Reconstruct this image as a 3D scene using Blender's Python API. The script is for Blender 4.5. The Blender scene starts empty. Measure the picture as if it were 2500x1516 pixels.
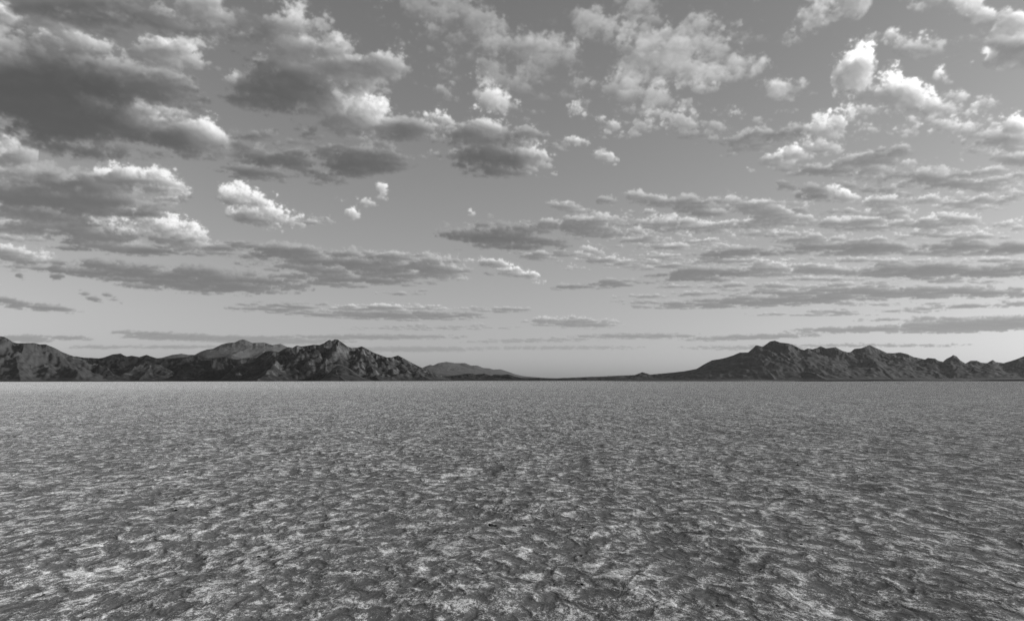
import bpy, math, random, time
import numpy as np
T0 = time.time()
sc = bpy.context.scene
C = sc.collection

# ---------------------------------------------------------------- camera
# the photograph is 2500 x 1516; its focal length in those pixels:
F_PX, CX, CY, HOR = 1854.0, 1250.0, 758.0, 929.3
PITCH = math.atan((HOR - CY) / F_PX)
EYE = 1.7
SUN_AZ, SUN_EL = 88.0, 15.0          # degrees clockwise from the view direction (+Y), degrees up
cam_d = bpy.data.cameras.new('camera')
cam = bpy.data.objects.new('camera', cam_d)
C.objects.link(cam)
sc.camera = cam
cam_d.sensor_fit = 'HORIZONTAL'
cam_d.sensor_width = 36.0
cam_d.lens = 36.0 * F_PX / 2500.0
cam_d.clip_start = 0.1
cam_d.clip_end = 200000.0
cam.location = (0, 0, EYE)
from mathutils import Matrix
cam.rotation_euler = (Matrix.Rotation(math.pi/2 + PITCH, 3, 'X') @ Matrix.Rotation(math.radians(ROLL := -0.10), 3, 'Z')).to_euler()
TILT = -math.tan(math.radians(ROLL))   # photo y of the horizon = HOR - TILT*(x - CX)

sc.view_settings.view_transform = 'Standard'
sc.view_settings.look = 'None'
sc.view_settings.exposure = 0.0
sc.view_settings.gamma = 1.0
sc.cycles.max_bounces = 6
sc.cycles.use_adaptive_sampling = False
sc.cycles.diffuse_bounces = 3
sc.cycles.volume_bounces = 0
sc.cycles.use_denoising = True
sc.cycles.denoiser = 'OPENIMAGEDENOISE'
sc.cycles.denoising_input_passes = 'RGB_ALBEDO_NORMAL'
sc.cycles.denoising_prefilter = 'NONE'
sc.cycles.sample_clamp_direct = 4.0
sc.cycles.sample_clamp_indirect = 1.5

# ---------------------------------------------------------------- sun
sd = bpy.data.lights.new('sun', 'SUN')
sd.energy = SUN_W = 4.6
sd.angle = math.radians(0.5)
sun = bpy.data.objects.new('sun', sd)
C.objects.link(sun)
_a, _e = math.radians(SUN_AZ), math.radians(SUN_EL)
SUN = (math.sin(_a)*math.cos(_e), math.cos(_a)*math.cos(_e), math.sin(_e))
from mathutils import Vector
sun.rotation_euler = Vector(SUN).to_track_quat('Z', 'Y').to_euler()

# ---------------------------------------------------------------- clouds: a real layer of cumulus marched on the CPU
# blobs: centre x,y, half width, half height, tilt (deg, + = right end lower), coverage, how much sun reaches it
BLOBS = [
(100,215,270,105,10,1.2,.12),(170,105,125,34,20,.9,.75),(408,132,75,34,12,1,.8),(390,222,95,34,5,1,.3),
(385,285,75,26,8,1,.9),(395,345,135,34,8,1,.22),(515,335,52,28,25,.9,1.),(475,285,48,22,0,.8,.2),
(610,372,62,34,25,.8,.22),(600,415,80,17,10,.9,.22),(270,22,210,50,8,1,.2),(480,28,75,36,0,1,.95),
(715,66,48,34,20,.85,.9),(510,106,48,17,5,.85,.95),(715,138,58,28,15,1,.95),(822,132,38,17,15,.85,.95),
(690,212,140,52,12,1.05,.25),(830,180,75,30,10,.9,.6),(905,190,85,38,-20,.95,.7),(845,272,82,44,10,1,1.),
(735,315,62,30,-10,.75,.25),(755,398,78,30,18,.9,.2),(20,385,50,55,10,.7,.7),(2,40,26,34,0,1,1.),
(570,197,22,12,-30,.9,1.),(968,335,108,32,-8,1,.3),(1068,288,52,24,15,.8,.95),(885,396,118,27,-8,1,.2),
(1182,296,46,25,20,.95,1.),(1215,245,54,26,25,.95,1.05),(1235,336,135,24,4,.95,.3),(1400,344,34,16,-5,.7,.95),
(1190,388,112,31,3,1.1,.2),(1312,382,44,32,40,.7,.85),(1480,300,75,28,15,.7,.7),(1478,384,26,12,20,.66,.9),
(1430,45,120,36,-25,.66,.7),(1385,92,70,38,-25,.62,.65),(1395,131,42,15,0,.9,1.),(1575,135,88,50,-15,.7,.75),(1610,170,50,24,-15,.8,.85),
(1512,98,46,24,0,.8,.9),(1635,88,42,28,-20,.8,.95),(1510,207,62,24,5,.85,.9),(1235,86,40,25,0,.75,.9),
(1175,125,160,62,0,.6,.5),(1030,50,150,42,5,.6,.5),(1780,96,140,46,-20,.74,.6),(2010,30,92,42,-22,.76,.7),
(1832,166,50,24,-20,.95,1.),(1730,196,60,26,-5,.85,.9),(1890,224,82,22,-5,.8,.95),(1765,276,34,12,5,.75,.95),
(2088,176,46,44,-40,1.05,1.3),(2222,236,80,35,20,1.1,1.3),(2045,305,80,32,-22,.92,1.1),(1962,366,66,18,-15,.95,1.2),
(1705,336,50,20,-10,.7,.3),(1880,342,115,20,-12,.85,.35),(2370,22,125,32,12,.95,1.25),(2430,70,90,24,10,.5,.7),
(2230,100,82,15,3,.75,.95),(2462,146,64,18,-5,.85,1.15),(2300,196,28,9,10,.8,1.),(2180,378,64,19,-14,.85,.35),
(1975,415,92,15,2,1,.35),(2110,398,62,12,-5,.9,.4),(2240,442,145,22,2,.95,.4),(2150,466,84,13,6,.9,.35),
(2400,350,115,28,5,.75,.55),(2470,318,40,10,0,.9,1.1),(2450,388,34,10,0,.9,1.1),(1975,470,62,18,10,.95,.3),
(2056,483,30,9,12,.9,1.15),(1708,508,60,17,4,1,.35),(1840,511,80,20,10,1,.5),(2010,512,85,15,4,.85,.4),
(2170,510,82,18,-5,.75,.7),(2060,551,105,15,2,.85,.5),(2330,555,180,17,2,.75,.75),(2400,492,120,17,4,.85,.6),
(1815,621,115,11,-4,1,.3),(2080,606,175,16,1,1,.35),(2370,606,165,15,1,1,.38),(1740,560,105,20,0,.68,.75),
(1730,670,120,14,-4,1,.32),(1890,660,60,16,0,.95,.8),(2020,662,90,11,4,.95,.5),(2300,663,225,16,0,1.05,.36),
(2190,715,350,11,0,1.1,.42),(1880,736,235,10,-2,1.05,.36),(2040,762,50,5,0,.9,.5),(2230,759,65,5,0,.8,.6),
(2400,748,120,5,-2,.8,.5),(2090,806,125,6,-1,.95,.35),(2380,796,175,12,-2,1,.4),(1840,824,130,5,-2,.9,.3),
(140,478,210,46,4,1.1,.3),(290,434,55,24,10,1.1,1.15),(390,462,60,30,12,.85,.95),(90,556,150,24,5,.78,.55),
(200,562,62,26,-5,.9,.22),(265,566,65,30,5,1,1.),(425,570,85,25,15,.95,1.),(350,606,180,12,2,.9,.25),
(35,630,80,20,2,.85,.75),(95,655,18,9,10,.75,.2),(136,650,18,14,-20,.8,.2),(50,674,11,5,25,.8,.2),(140,676,13,8,-10,.7,.2),
(600,492,52,20,15,1.1,1.1),(645,522,76,24,14,.95,1.),(760,538,46,9,0,.7,.5),(290,660,110,19,4,.86,.26),
(500,684,190,22,3,.9,.24),(740,620,140,16,4,.82,.3),(880,645,230,22,3,.86,.32),(860,680,180,14,0,.9,.3),(1010,640,110,16,6,.85,.45),(1075,672,60,12,0,.8,.8),
(570,601,66,11,0,.8,.3),(30,738,40,9,8,.8,.3),(112,749,66,8,5,.8,.3),(220,723,24,6,25,.7,.25),(276,728,20,5,20,.6,.25),
(600,753,36,5,2,.8,.3),(705,758,66,7,4,.85,.35),(932,467,15,14,30,.8,1.),(870,488,40,10,10,.7,1.),(865,526,17,11,10,.8,1.),
(1150,521,10,7,0,.9,1.05),(1230,578,120,24,4,1.05,.22),(1350,546,66,13,0,.85,.4),(1435,558,110,20,2,.95,.45),
(1585,557,110,20,0,.85,.55),(1385,505,50,11,12,.9,.5),(1490,497,40,10,5,.85,.35),(1590,493,56,13,8,1,.45),
(1145,566,24,8,0,.9,.3),(1195,641,50,11,8,.75,.75),(1247,662,34,10,10,.85,1.1),(1297,674,26,9,20,.75,1.1),
(1328,630,44,10,5,.95,.5),(1470,631,54,14,5,.9,.6),(1600,636,66,12,0,.75,.6),(1475,695,92,8,-4,.95,.32),
(960,768,170,9,1,1,.35),(930,752,130,8,0,.85,.75),(1225,757,75,5,1,.95,.5),(1400,788,90,9,2,.9,.65),
(900,822,170,5,0,.85,.3),(1300,831,130,4,-1,.6,.4),(1555,821,120,5,0,.85,.35),(1000,852,140,5,0,.75,.3),
(1350,849,160,4,0,.5,.4),(60,825,50,7,2,.9,.3),(165,823,50,4,3,.9,.3),(430,821,100,7,1,.9,.3),(350,812,66,4,2,.8,.3),
(580,826,110,6,0,.9,.3),(250,846,66,3,0,.7,.3),(430,846,90,3,0,.8,.3),(700,833,120,5,0,.8,.3),(1820,850,120,4,0,.5,.4),
(1000,715,60,5,0,.5,.4),(2100,845,200,3,0,.6,.35),(800,850,120,4,0,.7,.3),(1650,748,70,5,-3,.8,.4),(1560,740,60,4,0,.7,.4),
(1900,548,130,16,0,.8,.6),(2180,540,160,14,0,.8,.65),(2440,470,80,22,0,.8,.6),(1640,602,120,12,0,.7,.6),(1700,640,120,9,0,.7,.5),
(2450,430,60,16,0,.8,.5),(2330,500,120,12,3,.8,.7),(1950,590,120,10,0,.8,.5),(2250,620,220,8,0,.7,.5),(1560,520,60,8,0,.7,.5),
(700,60,260,60,10,.5,.35),(860,120,200,50,15,.45,.4),(600,150,90,30,0,.55,.3),(1150,60,200,50,5,.52,.5),(1500,40,180,50,-10,.6,.7),
(1700,60,160,40,-15,.6,.6),(1600,250,140,40,10,.5,.55),(1330,170,130,50,0,.6,.5),(1900,110,120,40,-20,.5,.6),(2150,300,120,30,0,.55,.8),
(1640,300,120,26,0,.55,.5),(2300,270,120,30,0,.42,.8),(1850,280,90,24,0,.5,.5),(430,70,150,36,15,.6,.35),(300,160,160,30,15,.7,.3),
(1050,380,60,12,0,.5,.5),(830,360,60,24,-20,.75,.22),(650,340,50,20,10,.7,.22),(1960,380,100,16,-14,.6,.7),(2290,400,70,12,0,.6,.6),
(700,745,90,7,2,.7,.35),(1330,620,60,8,0,.7,.4),(1180,600,60,10,0,.7,.3),(1050,800,160,4,0,.45,.4),(2000,700,140,6,-2,.7,.5),
(1520,590,90,6,-1,.75,.55),(1700,592,80,5,-1,.7,.7),(1900,574,110,6,0,.75,.6),(2150,588,130,6,0,.8,.55),(2380,580,110,6,0,.8,.7),
(1620,652,90,6,-2,.8,.45),(1800,640,110,5,-1,.75,.6),(2010,638,140,5,0,.75,.5),(2260,640,150,5,0,.75,.6),(2440,640,80,5,0,.7,.6),
(2000,684,160,4,0,.7,.5),(2300,690,180,4,0,.7,.55),(1780,700,130,4,-1,.75,.45),(1650,722,110,4,-2,.75,.45),(2150,745,140,3,0,.6,.55),(1450,655,60,5,0,.65,.5),
(1980,770,120,3,0,.55,.5),(2280,780,140,4,-1,.7,.5),(1500,600,60,6,0,.7,.5),(2060,492,90,7,0,.8,.7),(1900,500,70,7,0,.8,.6),
(1260,282,60,14,5,.5,.5),(1090,240,60,18,40,.4,.5),(2300,310,70,14,0,.5,.8),(2000,575,90,8,0,.7,.5),(2230,575,90,8,0,.7,.6),
]
def make_tile(n=96, seed=5):
    r = np.random.default_rng(seed)
    g = (np.arange(n)+.5)/n
    X,Y,Z = np.meshgrid(g,g,g,indexing='ij')
    out = np.zeros((n,n,n),np.float32); amp = 1.; tot=0
    for c in (4,8,16,32):
        P = r.random((c,c,c,3)).astype(np.float32)
        cx,cy,cz = (np.floor(X*c).astype(int),np.floor(Y*c).astype(int),np.floor(Z*c).astype(int))
        fx,fy,fz = (X*c-cx).astype(np.float32),(Y*c-cy).astype(np.float32),(Z*c-cz).astype(np.float32)
        d = np.full((n,n,n),9.,np.float32)
        for i in (-1,0,1):
            for j in (-1,0,1):
                for k in (-1,0,1):
                    q = P[(cx+i)%c,(cy+j)%c,(cz+k)%c]
                    e = (q[...,0]+i-fx)**2+(q[...,1]+j-fy)**2+(q[...,2]+k-fz)**2
                    np.minimum(d,e,out=d)
        out += amp*(1-np.sqrt(d)); tot+=amp; amp*=.55
    k = np.fft.fftfreq(n)*n
    K = np.sqrt(k[:,None,None]**2+k[None,:,None]**2+k[None,None,:n//2+1]**2); K[0,0,0]=1
    W = np.fft.rfftn(r.standard_normal((n,n,n)))*K**-2.1; W[0,0,0]=0; W[K<2]*=.4
    G = np.fft.irfftn(W,(n,n,n)).astype(np.float32); G/=G.std()
    out = (out-out.mean())/out.std()
    t = .72*out+.5*G
    return (t/t.std()).astype(np.float32)
def tri(T, x, y, z):
    n=T.shape[0]; x=x*n; y=y*n; z=z*n
    ix=np.floor(x); iy=np.floor(y); iz=np.floor(z)
    fx=x-ix; fy=y-iy; fz=z-iz
    ix=ix.astype(np.int32)%n; iy=iy.astype(np.int32)%n; iz=iz.astype(np.int32)%n
    jx=(ix+1)%n; jy=(iy+1)%n; jz=(iz+1)%n
    F=T.ravel(); a=ix*n*n; b=jx*n*n; c=iy*n; d=jy*n
    g=1-fx; h=1-fy
    lo=(F[a+c+iz]*g+F[b+c+iz]*fx)*h+(F[a+d+iz]*g+F[b+d+iz]*fx)*fy
    hi=(F[a+c+jz]*g+F[b+c+jz]*fx)*h+(F[a+d+jz]*g+F[b+d+jz]*fx)*fy
    return lo*(1-fz)+hi*fz
class Clouds:
    U0,U1,V0,V1,STEP = -1000,3500,-700,930,5
    def __init__(s):
        s.tile = make_tile()
        u=np.arange(s.U0,s.U1,s.STEP,dtype=np.float32); v=np.arange(s.V0,s.V1,s.STEP/2,dtype=np.float32)
        U,V=np.meshgrid(u,v)
        cov=np.zeros_like(U); wT=np.zeros_like(U); wL=np.zeros_like(U); wS=np.zeros_like(U); W=np.zeros_like(U)+1e-6
        bl=list(BLOBS); r=np.random.default_rng(3)
        for _ in range(230):      # the rest of the sky, beyond what the photograph shows
            x=r.uniform(-950,3450); y=930-10**r.uniform(1.7,3.2)
            if -60<x<2560 and y>-60: continue
            h=(930-y); bl.append((x,y,h*r.uniform(.1,.4),h*r.uniform(.02,.07),r.uniform(-8,8),r.uniform(.6,1.1),r.uniform(.25,1.1)))
        for (cx,cy,rx,ry,t,c,L) in bl:
            if ry<9: ry=ry*.9
            if 1050<cx<1950 and cy<240: L*=.82
            if cx<700 and cy>400 and L>1: L=1.
            T=min(.17,max(.03,.85*ry/max(20.,(HOR-cy))))
            if L>=1: T=min(.2,T*1.7); cy=cy+ry*.62; ry=ry*.8
            else: cy=cy+ry*.28
            a=math.radians(t); dx=U-cx; dy=V-cy
            p=(dx*math.cos(a)+dy*math.sin(a))/(rx*1.12); q=(-dx*math.sin(a)+dy*math.cos(a))/(ry*1.05)
            d=p*p+q*q
            f=np.clip(1-d/1.7,0,1)*c
            cov=np.maximum(cov,f)+.12*np.minimum(cov,f)
            w=np.clip(1.25-d/2,0,1)**3; W+=w; wT+=w*T; wL+=w*L; wS+=w*(.4 if (1020<cx<1960 and cy<265) else 1.)
        s.cov=cov; s.T=np.where(W>1e-3,wT/W,.08).astype(np.float32); s.L=np.where(W>1e-3,wL/W,.6).astype(np.float32)
        s.S=np.where(W>1e-3,wS/W,.7); s.maps=np.stack([s.cov,s.T,s.L,s.S],-1).astype(np.float32)
        s.cp,s.sp=math.cos(PITCH),math.sin(PITCH)
        S_AZ,S_EL=math.radians(SUN_AZ),math.radians(SUN_EL)
        s.sun=(math.sin(S_AZ)*math.cos(S_EL),math.cos(S_AZ)*math.cos(S_EL),math.sin(S_EL))
    def look(s,X,Y):
        zc=Y*s.cp+s.sp; yc=-Y*s.sp+s.cp
        zc=np.maximum(zc,.05)
        u=CX+F_PX*X/zc; v=CY-F_PX*yc/zc
        i=(v-s.V0)/(s.STEP/2); j=(u-s.U0)/s.STEP
        H,Wd=s.cov.shape
        i=np.clip(i,0,H-1.01); j=np.clip(j,0,Wd-1.01)
        a=i.astype(np.int32); b=j.astype(np.int32); fi=(i-a)[...,None]; fj=(j-b)[...,None]
        M=s.maps
        return (M[a,b]*(1-fi)+M[a+1,b]*fi)*(1-fj)+(M[a,b+1]*(1-fi)+M[a+1,b+1]*fi)*fj
    def dens(s,X,Y,Z,fine=True,rho=None):
        m=s.look(X,Y); c=m[...,0]; T=m[...,1]; L=m[...,2]
        h=(Z-1)/T
        out=np.zeros_like(X)
        ok=(c>.02)&(h>-.2)&(h<1.9)
        if not ok.any(): return out,L,h
        x,y,z=X[ok],Y[ok],Z[ok]; hh=h[ok]; cc=c[ok]; TT=T[ok]
        k=1/1.15
        n=tri(s.tile,x*k+.3,y*k,z*k*1.2)*.30
        if True:
            n+=tri(s.tile,x*3.3,y*3.3+.2,z*4.)*.235*(1. if rho is None else np.clip(14/rho[ok],.35,1))
        if fine:
            fade=1. if rho is None else np.clip(6/rho[ok],.15,1)
            n+=tri(s.tile,x*9.7,y*9.7+.2,z*11)*.145*fade
            near=np.clip(5./rho[ok]-.8,0,1) if rho is not None else 0.
            n+=tri(s.tile,x*23.+.4,y*23.,z*27)*.06*near
        hp=np.clip(hh,0,2)
        f=cc-.33+n-.55*hp**1.25
        base=np.clip((hh+.12-n*.15)/.22,0,1)
        soft=np.maximum(np.clip(f/.28,0,1)**1.25,.075*np.clip((f+.30)/.36,0,1)**2)
        out[ok]=soft*base*m[...,3][ok]
        return out,L,h
    def march(s,D,nstep=110,seed=1):
        """D (N,3) unit directions -> radiance*alpha (N), alpha (N), mean distance."""
        r=np.random.default_rng(seed)
        N=len(D); rad=np.zeros(N,np.float32); tr=np.ones(N,np.float32); dist=np.zeros(N,np.float32)
        dz=np.maximum(D[:,2],.006)
        ZMAX=.34
        jit=.25+.5*r.random(N).astype(np.float32)
        sx,sy,sz=s.sun
        live=np.ones(N,bool)
        # where is any cover along the ray
        for kk in range(nstep):
            t0=((kk+jit)/nstep)**1.25; z=.985+ZMAX*t0
            dzz=ZMAX*1.25*((kk+jit)/nstep)**.25/nstep
            t=z/dz
            X,Y,Z=D[:,0]*t,D[:,1]*t,z
            idx=np.nonzero(tr>.02)[0]
            if len(idx)==0: break
            d,L,h=s.dens(X[idx],Y[idx],Z[idx],True,np.minimum(t[idx],60))
            on=d>.004
            if not on.any(): continue
            idx=idx[on]; d=d[on]; L=L[on]; h=h[on]
            x,y,zz=X[idx],Y[idx],Z[idx]
            ta=np.zeros(len(idx),np.float32); prev=0.
            for st in (.012,.035,.08,.17,.32):
                dd,_,_=s.dens(x+sx*st,y+sy*st,zz+sz*st,False)
                ta+=dd*(st-prev); prev=st
            sig=SIGMA
            tau=ta*sig
            sunl=(.72*np.exp(-tau*1.1)+.28*np.exp(-tau*.22))*(.30+.70*np.clip(h*1.3+.1,0,1))
            amb=AMB*(.72+.75*np.clip(h,0,1.2))*(1+.8*np.clip(x/y+.1,0,.7)/.7)
            col=SUNI*L*sunl+amb*(.36+1.6*np.clip(L,0,.5))
            path=dzz[idx]/dz[idx]
            path=np.minimum(path,.05)
            a=1-np.exp(-d*sig*path)
            w=tr[idx]*a
            rad[idx]+=w*col; tr[idx]*=1-a; dist[idx]+=w*np.minimum(1/dz[idx],80)
        al=1-tr
        return rad,al,dist/np.maximum(al,1e-4)
SIGMA,SUNI,AMB=46.,1.02,.135
def new_image(name, arr):
    h, w = arr.shape[:2]
    im = bpy.data.images.new(name, w, h, alpha=False, float_buffer=True)
    im.colorspace_settings.name = 'Non-Color'
    px = np.ones((h, w, 4), np.float32); px[..., :3] = arr
    im.pixels.foreach_set(px.ravel()); im.update(); im.pack()
    return im
def sky_patch(az0, az1, el0, el1, w, h, nstep, seed, ss=1):
    az = np.radians(az0 + (np.arange(w)+.5)/w*(az1-az0)); el = np.radians(el0 + (np.arange(h)+.5)/h*(el1-el0))
    A, E = np.meshgrid(az, el)
    D = np.stack([np.sin(A)*np.cos(E), np.cos(A)*np.cos(E), np.sin(E)], -1).reshape(-1, 3).astype(np.float32)
    rad = np.zeros(len(D), np.float32); al = rad.copy(); di = rad.copy()
    up = D[:, 2] > .004
    r_, a_, d_ = CLD.march(D[up], nstep, seed)
    rad[up], al[up], di[up] = r_, a_, d_
    fd = 1-np.exp(-np.maximum(di-1.5, 0)/AERIAL_D)
    out = rad*(1-fd) + al*fd*AERIAL_C
    return np.stack([out, al, np.ones_like(al)], -1).reshape(h, w, 3)
AERIAL_D, AERIAL_C = 14., .375
CLD = Clouds()
HI = (-39., 39., -.5, 35.5)
hi = new_image('cloud_field', sky_patch(*HI, 1640, 760, 104, 1))
lo = new_image('cloud_dome', sky_patch(-180, 180, 0, 90, 900, 225, 40, 2))
print('clouds', time.time()-T0)

W = bpy.data.worlds.new('World'); sc.world = W; W.use_nodes = True
nt = W.node_tree; nt.nodes.clear()
def wn(t, **k):
    n = nt.nodes.new(t)
    for a, b in k.items(): setattr(n, a, b)
    return n
def wm(op, a, b=None, c=None):
    n = wn('ShaderNodeMath', operation=op)
    for i, x in enumerate((a, b, c)):
        if x is None: continue
        if isinstance(x, (int, float)): n.inputs[i].default_value = x
        else: nt.links.new(x, n.inputs[i])
    return n.outputs[0]
out = wn('ShaderNodeOutputWorld'); bg = wn('ShaderNodeBackground'); nt.links.new(bg.outputs[0], out.inputs[0])
tc = wn('ShaderNodeTexCoord'); sp = wn('ShaderNodeSeparateXYZ'); nt.links.new(tc.outputs['Generated'], sp.inputs[0])
az = wm('ARCTAN2', sp.outputs[0], sp.outputs[1]); el = wm('ARCSINE', sp.outputs[2])
def img(im, a0, a1, e0, e1, ext):
    r = math.radians
    cb = wn('ShaderNodeCombineXYZ')
    nt.links.new(wm('DIVIDE', wm('SUBTRACT', az, r(a0)), r(a1-a0)), cb.inputs[0])
    nt.links.new(wm('DIVIDE', wm('SUBTRACT', el, r(e0)), r(e1-e0)), cb.inputs[1])
    t = wn('ShaderNodeTexImage', image=im, interpolation='Cubic', extension=ext)
    nt.links.new(cb.outputs[0], t.inputs[0])
    s = wn('ShaderNodeSeparateColor'); nt.links.new(t.outputs[0], s.inputs[0])
    return s.outputs
H_ = img(hi, *HI, 'CLIP'); L_ = img(lo, -180, 180, 0, 90, 'EXTEND')
inside = wm('GREATER_THAN', H_[2], .5)
def pick(i):
    return wm('ADD', wm('MULTIPLY', H_[i], inside), wm('MULTIPLY', L_[i], wm('SUBTRACT', 1., inside)))
rad = pick(0)
alp = wm('MINIMUM', wm('MAXIMUM', pick(1), 0.), 1.)
sky = wn('ShaderNodeTexSky', sky_type='NISHITA', sun_disc=False)
sky.sun_elevation = math.radians(SUN_EL); sky.sun_rotation = math.radians(SUN_AZ)
sky.altitude = 0; sky.air_density = 1.0; sky.dust_density = 1.1; sky.ozone_density = 1.0
ss_ = wn('ShaderNodeSeparateColor'); nt.links.new(sky.outputs[0], ss_.inputs[0])
# black-and-white film behind an orange filter
WR, WG, WB = .74, .04, .22
SKY_K = .132
grey = wm('ADD', wm('MULTIPLY', ss_.outputs[0], WR), wm('ADD', wm('MULTIPLY', ss_.outputs[1], WG), wm('MULTIPLY', ss_.outputs[2], WB)))
clear = wm('MULTIPLY', grey, wm('SUBTRACT', 1., alp))
final = wm('ADD', clear, wm('MULTIPLY', wm('MAXIMUM', rad, 0.), 1/SKY_K))
nt.links.new(final, bg.inputs[0]); bg.inputs[1].default_value = SKY_K
W.cycles.sampling_method = 'MANUAL'; W.cycles.sample_map_resolution = 512
# ---------------------------------------------------------------- materials (the place is seen in black and white)
class NB:
    def __init__(s, name, rough=.9):
        s.m = bpy.data.materials.new(name); s.m.use_nodes = True; s.t = s.m.node_tree
        s.b = s.t.nodes['Principled BSDF']; s.b.inputs['Roughness'].default_value = rough
        s.b.inputs['Specular IOR Level'].default_value = .15
        s.tc = s.t.nodes.new('ShaderNodeTexCoord').outputs['Object']
    def n(s, t, **k):
        x = s.t.nodes.new(t)
        for a, b in k.items(): setattr(x, a, b)
        return x
    def put(s, sock, v):
        if isinstance(v, (int, float)): sock.default_value = v
        elif isinstance(v, tuple): sock.default_value = v
        else: s.t.links.new(v, sock)
    def math(s, op, a, b=None, c=None, clamp=False):
        x = s.n('ShaderNodeMath', operation=op, use_clamp=clamp)
        for i, v in enumerate((a, b, c)):
            if v is not None: s.put(x.inputs[i], v)
        return x.outputs[0]
    def scale(s, v, sc3, rot=0.):
        x = s.n('ShaderNodeMapping'); s.put(x.inputs[0], v); x.inputs['Scale'].default_value = sc3
        x.inputs['Rotation'].default_value = (0, 0, rot)
        return x.outputs[0]
    def noise(s, v, scale, detail=4., rough=.5, dist=0., ridged=False):
        x = s.n('ShaderNodeTexNoise', noise_dimensions='3D'); s.put(x.inputs['Vector'], v)
        x.inputs['Scale'].default_value = scale; x.inputs['Detail'].default_value = detail
        x.inputs['Roughness'].default_value = rough; x.inputs['Distortion'].default_value = dist
        return x.outputs[0]
    def ramp(s, v, lo, hi, a=0., b=1.):
        x = s.n('ShaderNodeMapRange', interpolation_type='SMOOTHSTEP'); s.put(x.inputs[0], v)
        for i, q in enumerate((lo, hi, a, b)): s.put(x.inputs[i+1], q)
        return x.outputs[0]
    def attr(s, name):
        return s.n('ShaderNodeAttribute', attribute_name=name).outputs['Fac']
    def bump(s, h, dist, strength=1., prev=None):
        x = s.n('ShaderNodeBump'); s.put(x.inputs['Height'], h); x.inputs['Distance'].default_value = dist
        x.inputs['Strength'].default_value = strength
        if prev is not None: s.put(x.inputs['Normal'], prev)
        return x.outputs[0]
    def colour(s, v):
        s.t.links.new(v, s.b.inputs['Base Color'])
    def normal(s, v):
        s.t.links.new(v, s.b.inputs['Normal'])

def mesh_grid(name, P, attrs, mat, wrap=False, smooth=True):
    """P (rows, cols, 3) -> a sheet of quads."""
    r, c = P.shape[:2]
    me = bpy.data.meshes.new(name)
    idx = np.arange(r*c, dtype=np.int32).reshape(r, c)
    if wrap: idx = np.concatenate([idx, idx[:, :1]], 1)
    q = np.stack([idx[:-1, :-1], idx[:-1, 1:], idx[1:, 1:], idx[1:, :-1]], -1).reshape(-1, 4)
    me.vertices.add(r*c); me.vertices.foreach_set('co', P.astype(np.float32).ravel())
    me.loops.add(q.size); me.loops.foreach_set('vertex_index', q.ravel())
    me.polygons.add(len(q)); me.polygons.foreach_set('loop_start', np.arange(0, q.size, 4, dtype=np.int32))
    me.polygons.foreach_set('loop_total', np.full(len(q), 4, np.int32))
    me.update(calc_edges=True)
    for k, v in attrs.items():
        a = me.attributes.new(k, 'FLOAT', 'POINT'); a.data.foreach_set('value', v.astype(np.float32).ravel())
    me.polygons.foreach_set('use_smooth', np.full(len(q), smooth))
    me.materials.append(mat); me.update()
    o = bpy.data.objects.new(name, me); C.objects.link(o)
    return o

def tile2d(n, beta, seed, lo=1, hi=1e9):
    r = np.random.default_rng(seed)
    kx = np.fft.fftfreq(n)*n; ky = np.fft.rfftfreq(n)*n
    K = np.hypot(kx[:, None], ky[None]); K[0, 0] = 1
    W_ = np.fft.rfft2(r.standard_normal((n, n)))*K**-beta
    W_[(K < lo) | (K > hi)] = 0; W_[0, 0] = 0
    g = np.fft.irfft2(W_, (n, n)); return (g/g.std()).astype(np.float32)
def samp(T, x, y):
    n = T.shape[0]; x = (x % 1.)*n; y = (y % 1.)*n
    i = np.floor(x).astype(np.int64); j = np.floor(y).astype(np.int64); fx = x-i; fy = y-j
    i %= n; j %= n; i1 = (i+1) % n; j1 = (j+1) % n
    return (T[i, j]*(1-fx)+T[i1, j]*fx)*(1-fy)+(T[i, j1]*(1-fx)+T[i1, j1]*fx)*fy

# ---------------------------------------------------------------- ground: the salt flat, one sheet to the horizon
TA = tile2d(1024, 1.9, 11, lo=5, hi=60); TB = tile2d(1024, 2.0, 12, lo=2, hi=60); TCt = tile2d(1024, 1.6, 13, lo=5, hi=90); TD = tile2d(512, 1.2, 14, lo=7, hi=26)
def crust(x, y):
    """relief of the salt crust in metres, and how much loose white salt lies there."""
    ca, sa = math.cos(.10), math.sin(.10)
    X = x*ca - y*sa; Y = (x*sa + y*ca)/1.25           # ridges run a little along the view
    wx = samp(TB, X/9.1, Y/9.1)*.16; wy = samp(TB, X/9.1+.37, Y/9.1+.11)*.16
    a = samp(TA, (X+wx)/5.3, (Y+wy)/5.3)
    b = samp(TA, (X+wx)/8.7+.4, (Y+wy)/8.7+.2)
    r1 = np.exp(-a*a*2.5)     # pressure ridges, thin crests
    r2 = np.exp(-b*b*3.)
    big = samp(TB, X/23., Y/23.)
    patch = samp(TA, X/13.+.1, Y/13.+.7)
    lump = samp(TCt, X/2.1, Y/2.1)
    m = np.clip(.5+.45*patch+.2*big, 0, 1)
    h = .015*samp(TD, X/27., Y/27.) + .005*r1*m + .006*r2*(.4+.6*m) + .004*big + .0015*lump*(.3+m) + .003*samp(TB, X/3.1, Y/3.1)
    s = .50*r1*(.4+.6*m) + .5*r2*(.4+.6*m) + .16*patch + .10*lump + .08*big
    return h, s
yy = np.concatenate([np.geomspace(2500, 320, 46)[:-1], np.arange(320, 1.2, -.55), np.geomspace(1.2, .05, 26)])
rr = 759*EYE/yy
fine = np.radians(np.linspace(-38.5, 38.5, 1240)); rest = np.radians(np.linspace(38.5, 321.5, 150)[1:-1])
th = np.concatenate([fine, rest])
R_, TH = np.meshgrid(rr, th, indexing='ij')
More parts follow.
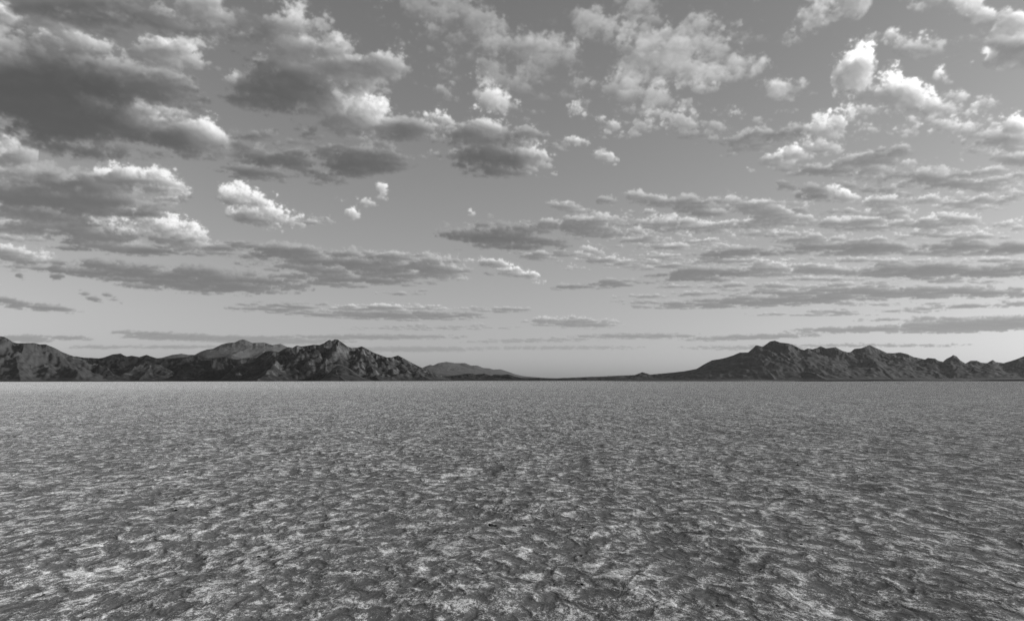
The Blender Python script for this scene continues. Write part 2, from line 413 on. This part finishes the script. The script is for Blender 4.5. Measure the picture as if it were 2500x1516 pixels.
GX, GY = R_*np.sin(TH), R_*np.cos(TH)
gh, gs = crust(GX, GY)
fadeh = np.clip(1.15-R_/420., 0, 1)
P = np.stack([GX, GY, (gh-.03)*fadeh], -1)
P = np.concatenate([np.repeat(np.array([[[0, 0, 0.]]]), len(th), 1), P], 0); gs = np.concatenate([gs[:1]*0+.4, gs], 0)
g = NB('salt_crust', .85)
v = g.scale(g.tc, (1, 1/1.5, 1), .10); v0 = g.scale(g.tc, (1, .27, 1), .10)
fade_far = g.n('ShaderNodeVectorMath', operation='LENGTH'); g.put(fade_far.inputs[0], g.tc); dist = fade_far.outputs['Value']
at = g.attr('salt')
n1 = g.noise(v, 5.7, 2.4, .5, .6)            # the salt itself, patches down to grains
n2 = g.noise(v, 26., 5, .85)
n3 = g.noise(g.tc, 90., 3, .8)
big = g.noise(v, .10, 4, .55)
n0 = g.noise(v0, 1.7, 3, .55, .3)
n00 = g.noise(g.scale(g.tc, (1, .09, 1), .06), .75, 3, .55, .2)
b0 = g.math('ADD', g.math('MULTIPLY', g.math('SUBTRACT', n0, .5), .50), g.math('MULTIPLY', g.math('SUBTRACT', n00, .5), .10))
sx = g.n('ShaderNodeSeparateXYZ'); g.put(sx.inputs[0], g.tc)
side = g.math('DIVIDE', sx.outputs[0], g.math('ADD', dist, 15.))      # darker to the right: shaded ripple sides painted in as less salt
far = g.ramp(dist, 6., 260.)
mix = g.math('ADD', g.math('MULTIPLY', g.math('SUBTRACT', n1, .5), 1.5), g.math('MULTIPLY', g.math('SUBTRACT', n2, .5), 1.95))
mix = g.math('ADD', g.math('ADD', mix, b0), g.math('MULTIPLY', at, .05))
mix = g.math('ADD', mix, g.math('MULTIPLY', g.math('SUBTRACT', n3, .5), 1.5))
mix = g.math('ADD', mix, g.math('MULTIPLY', g.math('SUBTRACT', big, .5), .12))
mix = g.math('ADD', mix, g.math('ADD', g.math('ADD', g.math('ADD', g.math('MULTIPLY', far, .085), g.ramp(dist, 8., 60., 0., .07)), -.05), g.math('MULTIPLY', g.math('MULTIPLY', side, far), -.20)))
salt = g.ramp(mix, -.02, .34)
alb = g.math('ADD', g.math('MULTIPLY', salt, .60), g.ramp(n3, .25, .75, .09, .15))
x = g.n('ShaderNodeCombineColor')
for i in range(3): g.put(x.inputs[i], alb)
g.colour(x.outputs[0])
g.b.inputs['Diffuse Roughness'].default_value = .4
b1 = g.bump(n1, .065, .95, g.bump(n0, .08, .6))
b2 = g.bump(n2, .009, .9, b1)
b3 = g.bump(n3, .0015, .8, b2)
g.normal(b3)
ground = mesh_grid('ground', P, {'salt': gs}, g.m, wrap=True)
ground['kind'] = 'structure'; ground['label'] = 'cracked white salt crust of the flat dry lake bed reaching to the hills'; ground['category'] = 'ground'
print('ground', time.time()-T0)

# ---------------------------------------------------------------- hills
def ray(x, y):
    """direction (X/Y, Z/Y) of the photograph's point x, y; the slight roll taken out."""
    y = y + TILT*(x-CX)
    a, b = (x-CX)/F_PX, (CY-y)/F_PX
    Yv = math.cos(PITCH)-b*math.sin(PITCH); Zv = math.sin(PITCH)+b*math.cos(PITCH)
    return a/Yv, Zv/Yv
TH1 = tile2d(1024, 1.85, 31, lo=2, hi=90); TH2 = tile2d(1024, 1.5, 32, lo=5, hi=34)
def rock_material(name, dark, light, lo, hi, scale, bump, strata=0.):
    m = NB(name, .95)
    n1 = m.noise(m.tc, scale, 5, .5, .3); n2 = m.noise(m.tc, scale*7, 4, .6)
    geo = m.n('ShaderNodeNewGeometry'); sx = m.n('ShaderNodeSeparateXYZ'); m.put(sx.inputs[0], geo.outputs['True Normal'])
    steep = m.math('SUBTRACT', 1., sx.outputs[2])
    pos = m.n('ShaderNodeSeparateXYZ'); m.put(pos.inputs[0], m.tc)
    band = m.noise(m.scale(m.tc, (.0008, .0008, .035)), 1., 4, .6, .6)
    k = m.math('ADD', n1, m.math('MULTIPLY', m.math('SUBTRACT', n2, .5), .55))
    k = m.math('ADD', k, m.math('MULTIPLY', steep, .35))
    k = m.math('ADD', k, m.math('MULTIPLY', m.math('SUBTRACT', band, .5), strata))
    f = m.ramp(k, lo, hi)
    fine = m.ramp(n2, .25, .75, .88, 1.14)
    a = m.math('MULTIPLY', m.math('ADD', m.math('MULTIPLY', f, light-dark), dark), fine)
    c = m.n('ShaderNodeCombineColor')
    for i in range(3): m.put(c.inputs[i], a)
    m.colour(c.outputs[0])
    m.normal(m.bump(n2, bump*.08, .8, m.bump(n1, bump*1.6, .5)))
    return m.m
def seg_max(X, Y, segs, base):
    """height of a family of ridge lines (x0,y0,h0,x1,y1,h1,slope)."""
    H = base
    for (x0, y0, h0, x1, y1, h1, k) in segs:
        dx, dy = x1-x0, y1-y0; L2 = dx*dx+dy*dy
        t = np.clip(((X-x0)*dx+(Y-y0)*dy)/L2, 0, 1)
        d = np.hypot(X-(x0+t*dx), Y-(y0+t*dy))
        h = h0+t*(h1-h0)
        H = np.maximum(H, h*np.exp(-(d*k/np.maximum(h, 1.))**1.0*.9)) if False else np.maximum(H, h-k*d*(1-.35*np.clip(d*k/np.maximum(h, 1.), 0, 1)))
    return H
def hill_range(name, label, pts, D, depth_f, depth_b, mat, seed, apron=0., apron_f=0., step=1.2, rows=150, spurs=(), nspur=16, slope=.62, rough=1., wander=.06):
    """pts: skyline in photograph pixels; D: distance of the crest; the body of the range is real terrain round that crest."""
    r = np.random.default_rng(seed)
    px = np.array([p[0] for p in pts], float); py = np.array([p[1] for p in pts], float)
    xs = np.arange(px[0], px[-1]+.1, step); ys = np.interp(xs, px, py)
    A = np.array([ray(x, y) for x, y in zip(xs, ys)])
    jag = samp(TH2, xs/400.+seed*.13, xs*0+.3)*.18*rough
    sky_t = np.maximum(A[:, 1] + jag/F_PX, 0)
    xa = A[:, 0]
    # crest in plan
    wob = samp(TH1, xs/1100.+seed*.1, xs*0+.5)*wander*D
    crest_y = D + wob - wob.mean()
    cx_, cy_, ch = xa*crest_y, crest_y, sky_t*crest_y+.01
    segs = []
    st = max(1, len(xs)//90)
    ii = list(range(0, len(xs), st))
    for a, b in zip(ii[:-1], ii[1:]):
        segs.append((cx_[a], cy_[a], ch[a], cx_[b], cy_[b], ch[b], slope))
    # side ridges run down from the crest, the higher the longer
    for q in range(nspur):
        i = int((q+r.uniform(.15, .85))/nspur*len(xs)); i = min(i, len(xs)-1)
        h = ch[i]
        if h < .18*ch.max(): continue
        for sgn in (-1, 1):
            L = h/(slope*r.uniform(.42, .6)); yaw = r.uniform(-.7, .7)
            x1, y1 = cx_[i]+math.sin(yaw)*L, cy_[i]+sgn*math.cos(yaw)*L
            xm, ym = (cx_[i]+x1)/2+r.uniform(-.12, .12)*L, (cy_[i]+y1)/2
            hm = h*r.uniform(.42, .6)
            segs.append((cx_[i], cy_[i], h*.97, xm, ym, hm, slope*1.1)); segs.append((xm, ym, hm, x1, y1, 2., slope))
            for s2 in (-1, 1):
                if r.random() < .75:
                    y2 = yaw+s2*r.uniform(.6, 1.); L2 = hm/(slope*r.uniform(.5, .8))
                    segs.append((xm, ym, hm*.95, xm+math.sin(y2)*L2, ym+sgn*math.cos(y2)*L2, 1., slope*1.15))
    for (x0, y0, x1, y1, near, k) in spurs:     # named side ridges: from a skyline point down to a lower, nearer one
        a0, t0 = ray(x0, y0); a1, t1 = ray(x1, y1)
        i = int(np.clip((x0-px[0])/step, 0, len(xs)-1)); d0 = cy_[i]; d1 = D-near
        segs.append((a0*d0, d0, max(t0, 0)*d0, a1*d1, d1, max(t1, .0003)*d1, k))
    dd = np.linspace(-1, 1, rows); dd = np.sign(dd)*np.abs(dd)**1.15
    off = np.where(dd < 0, dd*depth_f, dd*depth_b)
    Yg = D + off[:, None] + 0*xa[None]; Xg = xa[None]*Yg
    H = seg_max(Xg, Yg, segs, np.zeros_like(Xg))
    s = D/7000.
    n = samp(TH1, Xg/3400./s**.5+seed*.17, Yg/3400./s**.5)
    gul = 1-np.abs(samp(TH1, Xg/2300./s**.5+.3, Yg/2900./s**.5+seed*.3))*.9
    n3 = samp(TH2, Xg/1300./s**.5, Yg/1300./s**.5+.2)
    rel = np.clip(H/60., 0, 1)
    H = H*(1+.13*n*min(1, rough+.1)+.19*gul*rough) + rel*(10*n3*rough*s**.5)
    H = np.maximum(H, 0)
    # fit the skyline exactly: scale each column so that its highest line of sight is the crest's
    tmax = ((H-EYE)/Yg).max(0); want = sky_t-EYE/D*0
    f = want/np.maximum(tmax, 1e-5)
    k = 41; ker = np.hanning(k); ker /= ker.sum()
    f = np.clip(f, .02, 2.5)
    fs = np.convolve(np.pad(f, (k//2, k//2), mode='edge'), ker, 'valid')
    H = H*fs[None]
    for _ in range(2):           # the rest of the fit only close to the crest
        T_ = H/Yg; tm = T_.max(0)
        wq = np.clip((T_/np.maximum(tm, 1e-6)[None]-.80)/.2, 0, 1)**1.0
        H = H*(1+wq*(want/np.maximum(tm, 1e-5)-1)[None])
    if apron:
        ap = apron*np.clip((off[:, None]+apron_f)/(apron_f), 0, 1)*(1+.18*samp(TH1, Xg/5200., Yg/5200.))
        edge = np.minimum(1, np.minimum(np.arange(len(xs)), np.arange(len(xs))[::-1])/60.)
        ap = ap*edge[None]; ap = np.where(off[:, None] > 0, ap*np.clip(1-off[:, None]/depth_b, 0, 1), ap)
        H = np.where(off[:, None] < 0, np.maximum(H, ap), np.maximum(H, np.minimum(ap, H+ap*.5)))
    H[0] = -2.5; H[-1] = -2.5; H[:, 0] = -2.5; H[:, -1] = -2.5
    H = np.where(H < .05, -2.5, H)
    o = mesh_grid(name, np.stack([Xg, Yg, H], -1), {}, mat, smooth=True)
    o['kind'] = 'structure'; o['label'] = label; o['category'] = 'hills'
    return o
limestone = rock_material('pale_rock_slope', .022, .10, .50, .95, .010, 7., .35)
scrub = rock_material('cloud_shaded_scrub_slope', .010, .032, .62, .86, .003, 8., .1)  # dark scrub; cloud shadow over the hills is also put into this low albedo
greyrock = rock_material('grey_rock_slope', .034, .066, .50, .86, .005, 4., .2)  # rock grey kept low to paint in cloud shadow on the right range
far_rock = rock_material('far_rock_slope', .065, .08, .45, .8, .0015, 5., .1)  # albedo lifted to paint in distance paleness the thin haze volume leaves out

left_rock = rock_material('bare_rock_slope', .036, .060, .40, .9, .004, 8., .25)
hill_range('hills', 'tall bare ridge with steep gullied face at the left edge', [(-420, 905), (-300, 868), (-180, 845), (-90, 830), (-40, 818), (0, 820), (10, 822), (20, 827), (30, 834), (40, 837), (60, 837), (83, 837), (95, 840), (112, 840), (130, 847), (150, 858), (170, 866), (185, 870), (210, 880), (250, 892), (300, 905), (360, 918)],
    7600, 1700, 1700, left_rock, 1, apron=22, apron_f=1700, nspur=20, slope=.6,
    spurs=[(20, 828, 50, 925, 1100, .8), (95, 840, 120, 895, 900, .7), (130, 848, 200, 915, 1200, .6)])
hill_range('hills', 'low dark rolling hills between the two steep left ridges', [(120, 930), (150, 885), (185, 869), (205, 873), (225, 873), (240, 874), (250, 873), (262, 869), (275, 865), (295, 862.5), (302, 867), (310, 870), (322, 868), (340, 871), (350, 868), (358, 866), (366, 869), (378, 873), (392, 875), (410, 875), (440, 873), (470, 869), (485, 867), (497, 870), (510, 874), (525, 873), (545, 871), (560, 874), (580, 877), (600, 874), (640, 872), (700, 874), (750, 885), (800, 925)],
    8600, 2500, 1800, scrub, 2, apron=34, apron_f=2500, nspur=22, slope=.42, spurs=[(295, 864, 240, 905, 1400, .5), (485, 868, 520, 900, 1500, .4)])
hill_range('hills', 'small pale rocky knolls at the foot of the dark left hills', [(170, 928), (190, 920), (205, 922), (225, 921), (240, 908), (250, 898), (262, 897), (268, 903), (276, 912), (290, 914), (305, 905), (318, 895), (330, 888), (350, 886), (375, 887), (392, 891), (400, 897), (420, 905), (440, 912), (470, 922), (500, 929)],
    7300, 500, 700, limestone, 7, nspur=14, slope=.6, rows=110, wander=.006, rough=.6)
hill_range('hills', 'rugged two peaked limestone mountain left of centre', [(505, 932), (530, 926), (548, 913), (560, 904), (572, 896), (583, 889), (600, 885), (625, 874), (640, 863), (648, 858), (655, 856), (667, 857), (680, 859), (690, 853), (700, 848), (705, 847), (714, 849), (720, 845), (726, 843), (735, 845), (750, 843), (765, 841), (780, 842), (790, 838), (800, 831), (805, 829), (810, 832), (817, 827), (825, 828), (835, 836), (848, 845), (858, 849), (872, 848), (883, 845), (895, 851), (910, 859), (928, 866), (945, 872), (955, 872), (965, 869), (972, 867), (980, 871), (1000, 882), (1020, 893), (1034, 899), (1060, 909), (1085, 920), (1110, 930)],
    7000, 1500, 1500, limestone, 3, apron=14, apron_f=1500, step=.9, rows=230, nspur=12, slope=.66, rough=1.1,
    spurs=[(883, 846, 925, 925, 1150, .62), (972, 867, 1050, 926, 900, .6), (825, 829, 770, 885, 500, .8), (770, 842, 720, 890, 600, .8), (705, 848, 668, 890, 500, .8), (655, 857, 600, 922, 900, .7), (600, 886, 560, 924, 700, .8), (883, 847, 800, 902, 800, .55)])
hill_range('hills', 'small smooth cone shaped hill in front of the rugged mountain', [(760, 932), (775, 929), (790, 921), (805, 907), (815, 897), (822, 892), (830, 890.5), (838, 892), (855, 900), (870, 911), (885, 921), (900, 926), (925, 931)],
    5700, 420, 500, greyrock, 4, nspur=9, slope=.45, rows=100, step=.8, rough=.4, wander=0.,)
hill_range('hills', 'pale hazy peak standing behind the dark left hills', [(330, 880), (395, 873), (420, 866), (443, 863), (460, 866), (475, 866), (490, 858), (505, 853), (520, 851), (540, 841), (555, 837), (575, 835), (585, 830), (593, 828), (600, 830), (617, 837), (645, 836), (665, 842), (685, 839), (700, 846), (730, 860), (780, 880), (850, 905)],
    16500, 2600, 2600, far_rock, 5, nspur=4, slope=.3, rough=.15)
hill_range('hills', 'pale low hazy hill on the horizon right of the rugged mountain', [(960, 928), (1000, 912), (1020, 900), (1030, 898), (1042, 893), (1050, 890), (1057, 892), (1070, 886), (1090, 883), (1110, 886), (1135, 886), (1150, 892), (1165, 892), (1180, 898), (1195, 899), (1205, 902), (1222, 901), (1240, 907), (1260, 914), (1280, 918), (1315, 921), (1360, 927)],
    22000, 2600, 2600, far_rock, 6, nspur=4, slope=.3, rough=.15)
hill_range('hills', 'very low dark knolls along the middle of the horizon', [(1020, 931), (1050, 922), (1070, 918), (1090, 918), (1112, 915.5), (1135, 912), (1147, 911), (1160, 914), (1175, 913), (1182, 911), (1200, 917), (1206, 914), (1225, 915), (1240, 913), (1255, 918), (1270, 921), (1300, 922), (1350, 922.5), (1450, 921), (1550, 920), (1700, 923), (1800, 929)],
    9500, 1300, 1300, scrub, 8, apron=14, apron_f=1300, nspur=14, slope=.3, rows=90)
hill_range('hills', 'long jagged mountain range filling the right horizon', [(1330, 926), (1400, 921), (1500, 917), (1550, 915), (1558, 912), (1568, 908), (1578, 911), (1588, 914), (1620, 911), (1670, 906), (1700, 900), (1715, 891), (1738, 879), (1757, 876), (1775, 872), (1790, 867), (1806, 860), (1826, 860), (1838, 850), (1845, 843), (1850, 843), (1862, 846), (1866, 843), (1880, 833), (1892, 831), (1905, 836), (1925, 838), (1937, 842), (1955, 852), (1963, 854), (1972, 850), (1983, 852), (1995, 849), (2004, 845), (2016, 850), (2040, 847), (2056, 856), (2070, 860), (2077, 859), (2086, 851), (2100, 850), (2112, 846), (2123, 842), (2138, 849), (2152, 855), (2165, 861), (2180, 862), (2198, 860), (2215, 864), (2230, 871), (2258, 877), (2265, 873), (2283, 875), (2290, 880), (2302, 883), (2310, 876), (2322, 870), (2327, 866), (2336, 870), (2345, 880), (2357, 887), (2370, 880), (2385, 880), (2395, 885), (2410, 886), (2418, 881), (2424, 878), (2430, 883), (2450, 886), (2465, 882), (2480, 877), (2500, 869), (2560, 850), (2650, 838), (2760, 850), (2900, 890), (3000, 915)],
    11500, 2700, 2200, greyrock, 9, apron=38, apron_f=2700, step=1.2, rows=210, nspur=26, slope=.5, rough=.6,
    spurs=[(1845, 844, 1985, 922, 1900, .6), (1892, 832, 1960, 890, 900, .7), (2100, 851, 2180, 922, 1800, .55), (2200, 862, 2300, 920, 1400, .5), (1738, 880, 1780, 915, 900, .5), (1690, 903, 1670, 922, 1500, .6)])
print('hills', time.time()-T0)

# ---------------------------------------------------------------- two low earth banks across the far right of the flat
def bank(name, label, x0, x1, D0, D1, h, w, mat, seed):
    n = 240; xs = np.linspace(x0, x1, n); D = np.linspace(D0, D1, n)
    prof = [(-w*1.0, -.3), (-w*.5, h*.75), (-w*.2, h), (w*.2, h), (w*.5, h*.7), (w*1.0, -.3)]
    r = np.random.default_rng(seed); var = 1+.22*samp(TH1, xs/900., xs*0+seed*.1)
    env = np.clip(np.minimum(np.arange(n), np.arange(n)[::-1])/50., 0, 1)
    env2 = np.clip(np.arange(n)/120., 0, 1)
    P = np.zeros((n, len(prof), 3))
    for i in range(n):
        a, _ = ray(xs[i], 900)
        for j, (o_, z) in enumerate(prof):
            y = D[i]+o_; P[i, j] = (a*y, y, z*var[i]*(env2[i] if z > 0 else 1) - (.3 if env2[i] == 0 else 0))
    o = mesh_grid(name, P.transpose(1, 0, 2)[:, ::1], {}, mat)
    o['label'] = label; o['category'] = 'earth bank'
    return o
earth = rock_material('dark_earth', .03, .05, .4, .7, .05, .3)
bank('embankment', 'long low dark earth bank, the farther of two, below the right mountain range', 1150, 2760, 2300, 1750, 1.9, 9., earth, 1)
bank('embankment', 'long low dark earth bank, the nearer of two, below the right mountain range', 1420, 2760, 1250, 900, .75, 6., earth, 2)

# ---------------------------------------------------------------- the few dark stones that lie on the crust
dark = NB('dark_stone', .8); dk = dark.n('ShaderNodeCombineColor')
dv = dark.ramp(dark.noise(dark.tc, 40., 4, .6), .3, .7, .012, .035)
for i in range(3): dark.put(dk.inputs[i], dv)
dark.colour(dk.outputs[0])
import bmesh
def stone(px_, py_, w, seed):
    r = random.Random(seed); bm = bmesh.new(); bmesh.ops.create_icosphere(bm, subdivisions=3, radius=1.)
    off = [Vector((r.uniform(-1, 1), r.uniform(-1, 1), r.uniform(-1, 1))).normalized() for _ in range(9)]
    cut = [r.uniform(.55, .85) for _ in off]
    for q in bm.verts:
        for o_, c_ in zip(off, cut):
            e = q.co.dot(o_)
            if e > c_: q.co -= o_*(e-c_)*.9
        q.co = Vector((q.co.x*w*r.uniform(.97, 1.03), q.co.y*w*.8, q.co.z*w*.42))
    me = bpy.data.meshes.new('stone'); bm.to_mesh(me); bm.free(); me.materials.append(dark.m)
    a, t = ray(px_, py_); d = EYE/-t
    o = bpy.data.objects.new('stone', me); C.objects.link(o)
    hz_ = float(crust(np.array([a*d]), np.array([d]))[0][0])-.03
    o.location = (a*d, d, hz_+w*.2); o.rotation_euler = (r.uniform(-.2, .2), r.uniform(-.2, .2), r.uniform(0, 6))
    o['label'] = 'small dark stone lying loose on the pale salt crust'; o['category'] = 'stone'; o['group'] = 'dark stones scattered on the salt flat'
for i, (a, b, w) in enumerate([(1198, 1277, .040), (1209, 1278, .03), (1278, 1275, .022), (1283, 1277, .016), (1423, 1285, .026), (1418, 1350, .024), (1420, 1420, .020), (1232, 1325, .022), (866, 1390, .018),
        (106, 1439, .016), (430, 1240, .03), (632, 1352, .022), (453, 1149, .035), (1955, 1323, .022), (1947, 1132, .035), (1750, 1472, .014), (940, 1239, .026), (500, 1353, .02), (1352, 1418, .012), (1178, 1396, .013), (205, 1499, .012), (1856, 1386, .016)]):
    stone(a, b, w, i)

# ---------------------------------------------------------------- air
me = bpy.data.meshes.new('haze'); R = 27500.
v = [(x, y, z) for z in (-5., 820.) for x, y in ((-R, -R), (R, -R), (R, R), (-R, R))]
me.from_pydata(v, [], [(0, 3, 2, 1), (4, 5, 6, 7), (0, 1, 5, 4), (1, 2, 6, 5), (2, 3, 7, 6), (3, 0, 4, 7)])
hz = bpy.data.objects.new('haze', me); C.objects.link(hz); hz['kind'] = 'stuff'
hz['label'] = 'thin dry air that pales the far hills'; hz['category'] = 'haze'
hm = bpy.data.materials.new('thin_air'); hm.use_nodes = True; t = hm.node_tree; t.nodes.clear()
o_ = t.nodes.new('ShaderNodeOutputMaterial'); pv = t.nodes.new('ShaderNodeVolumePrincipled')
pv.inputs['Color'].default_value = (.9, .9, .9, 1); pv.inputs['Density'].default_value = 0.5e-5; pv.inputs['Anisotropy'].default_value = .2
t.links.new(pv.outputs[0], o_.inputs['Volume']); me.materials.append(hm)
print('all', time.time()-T0)
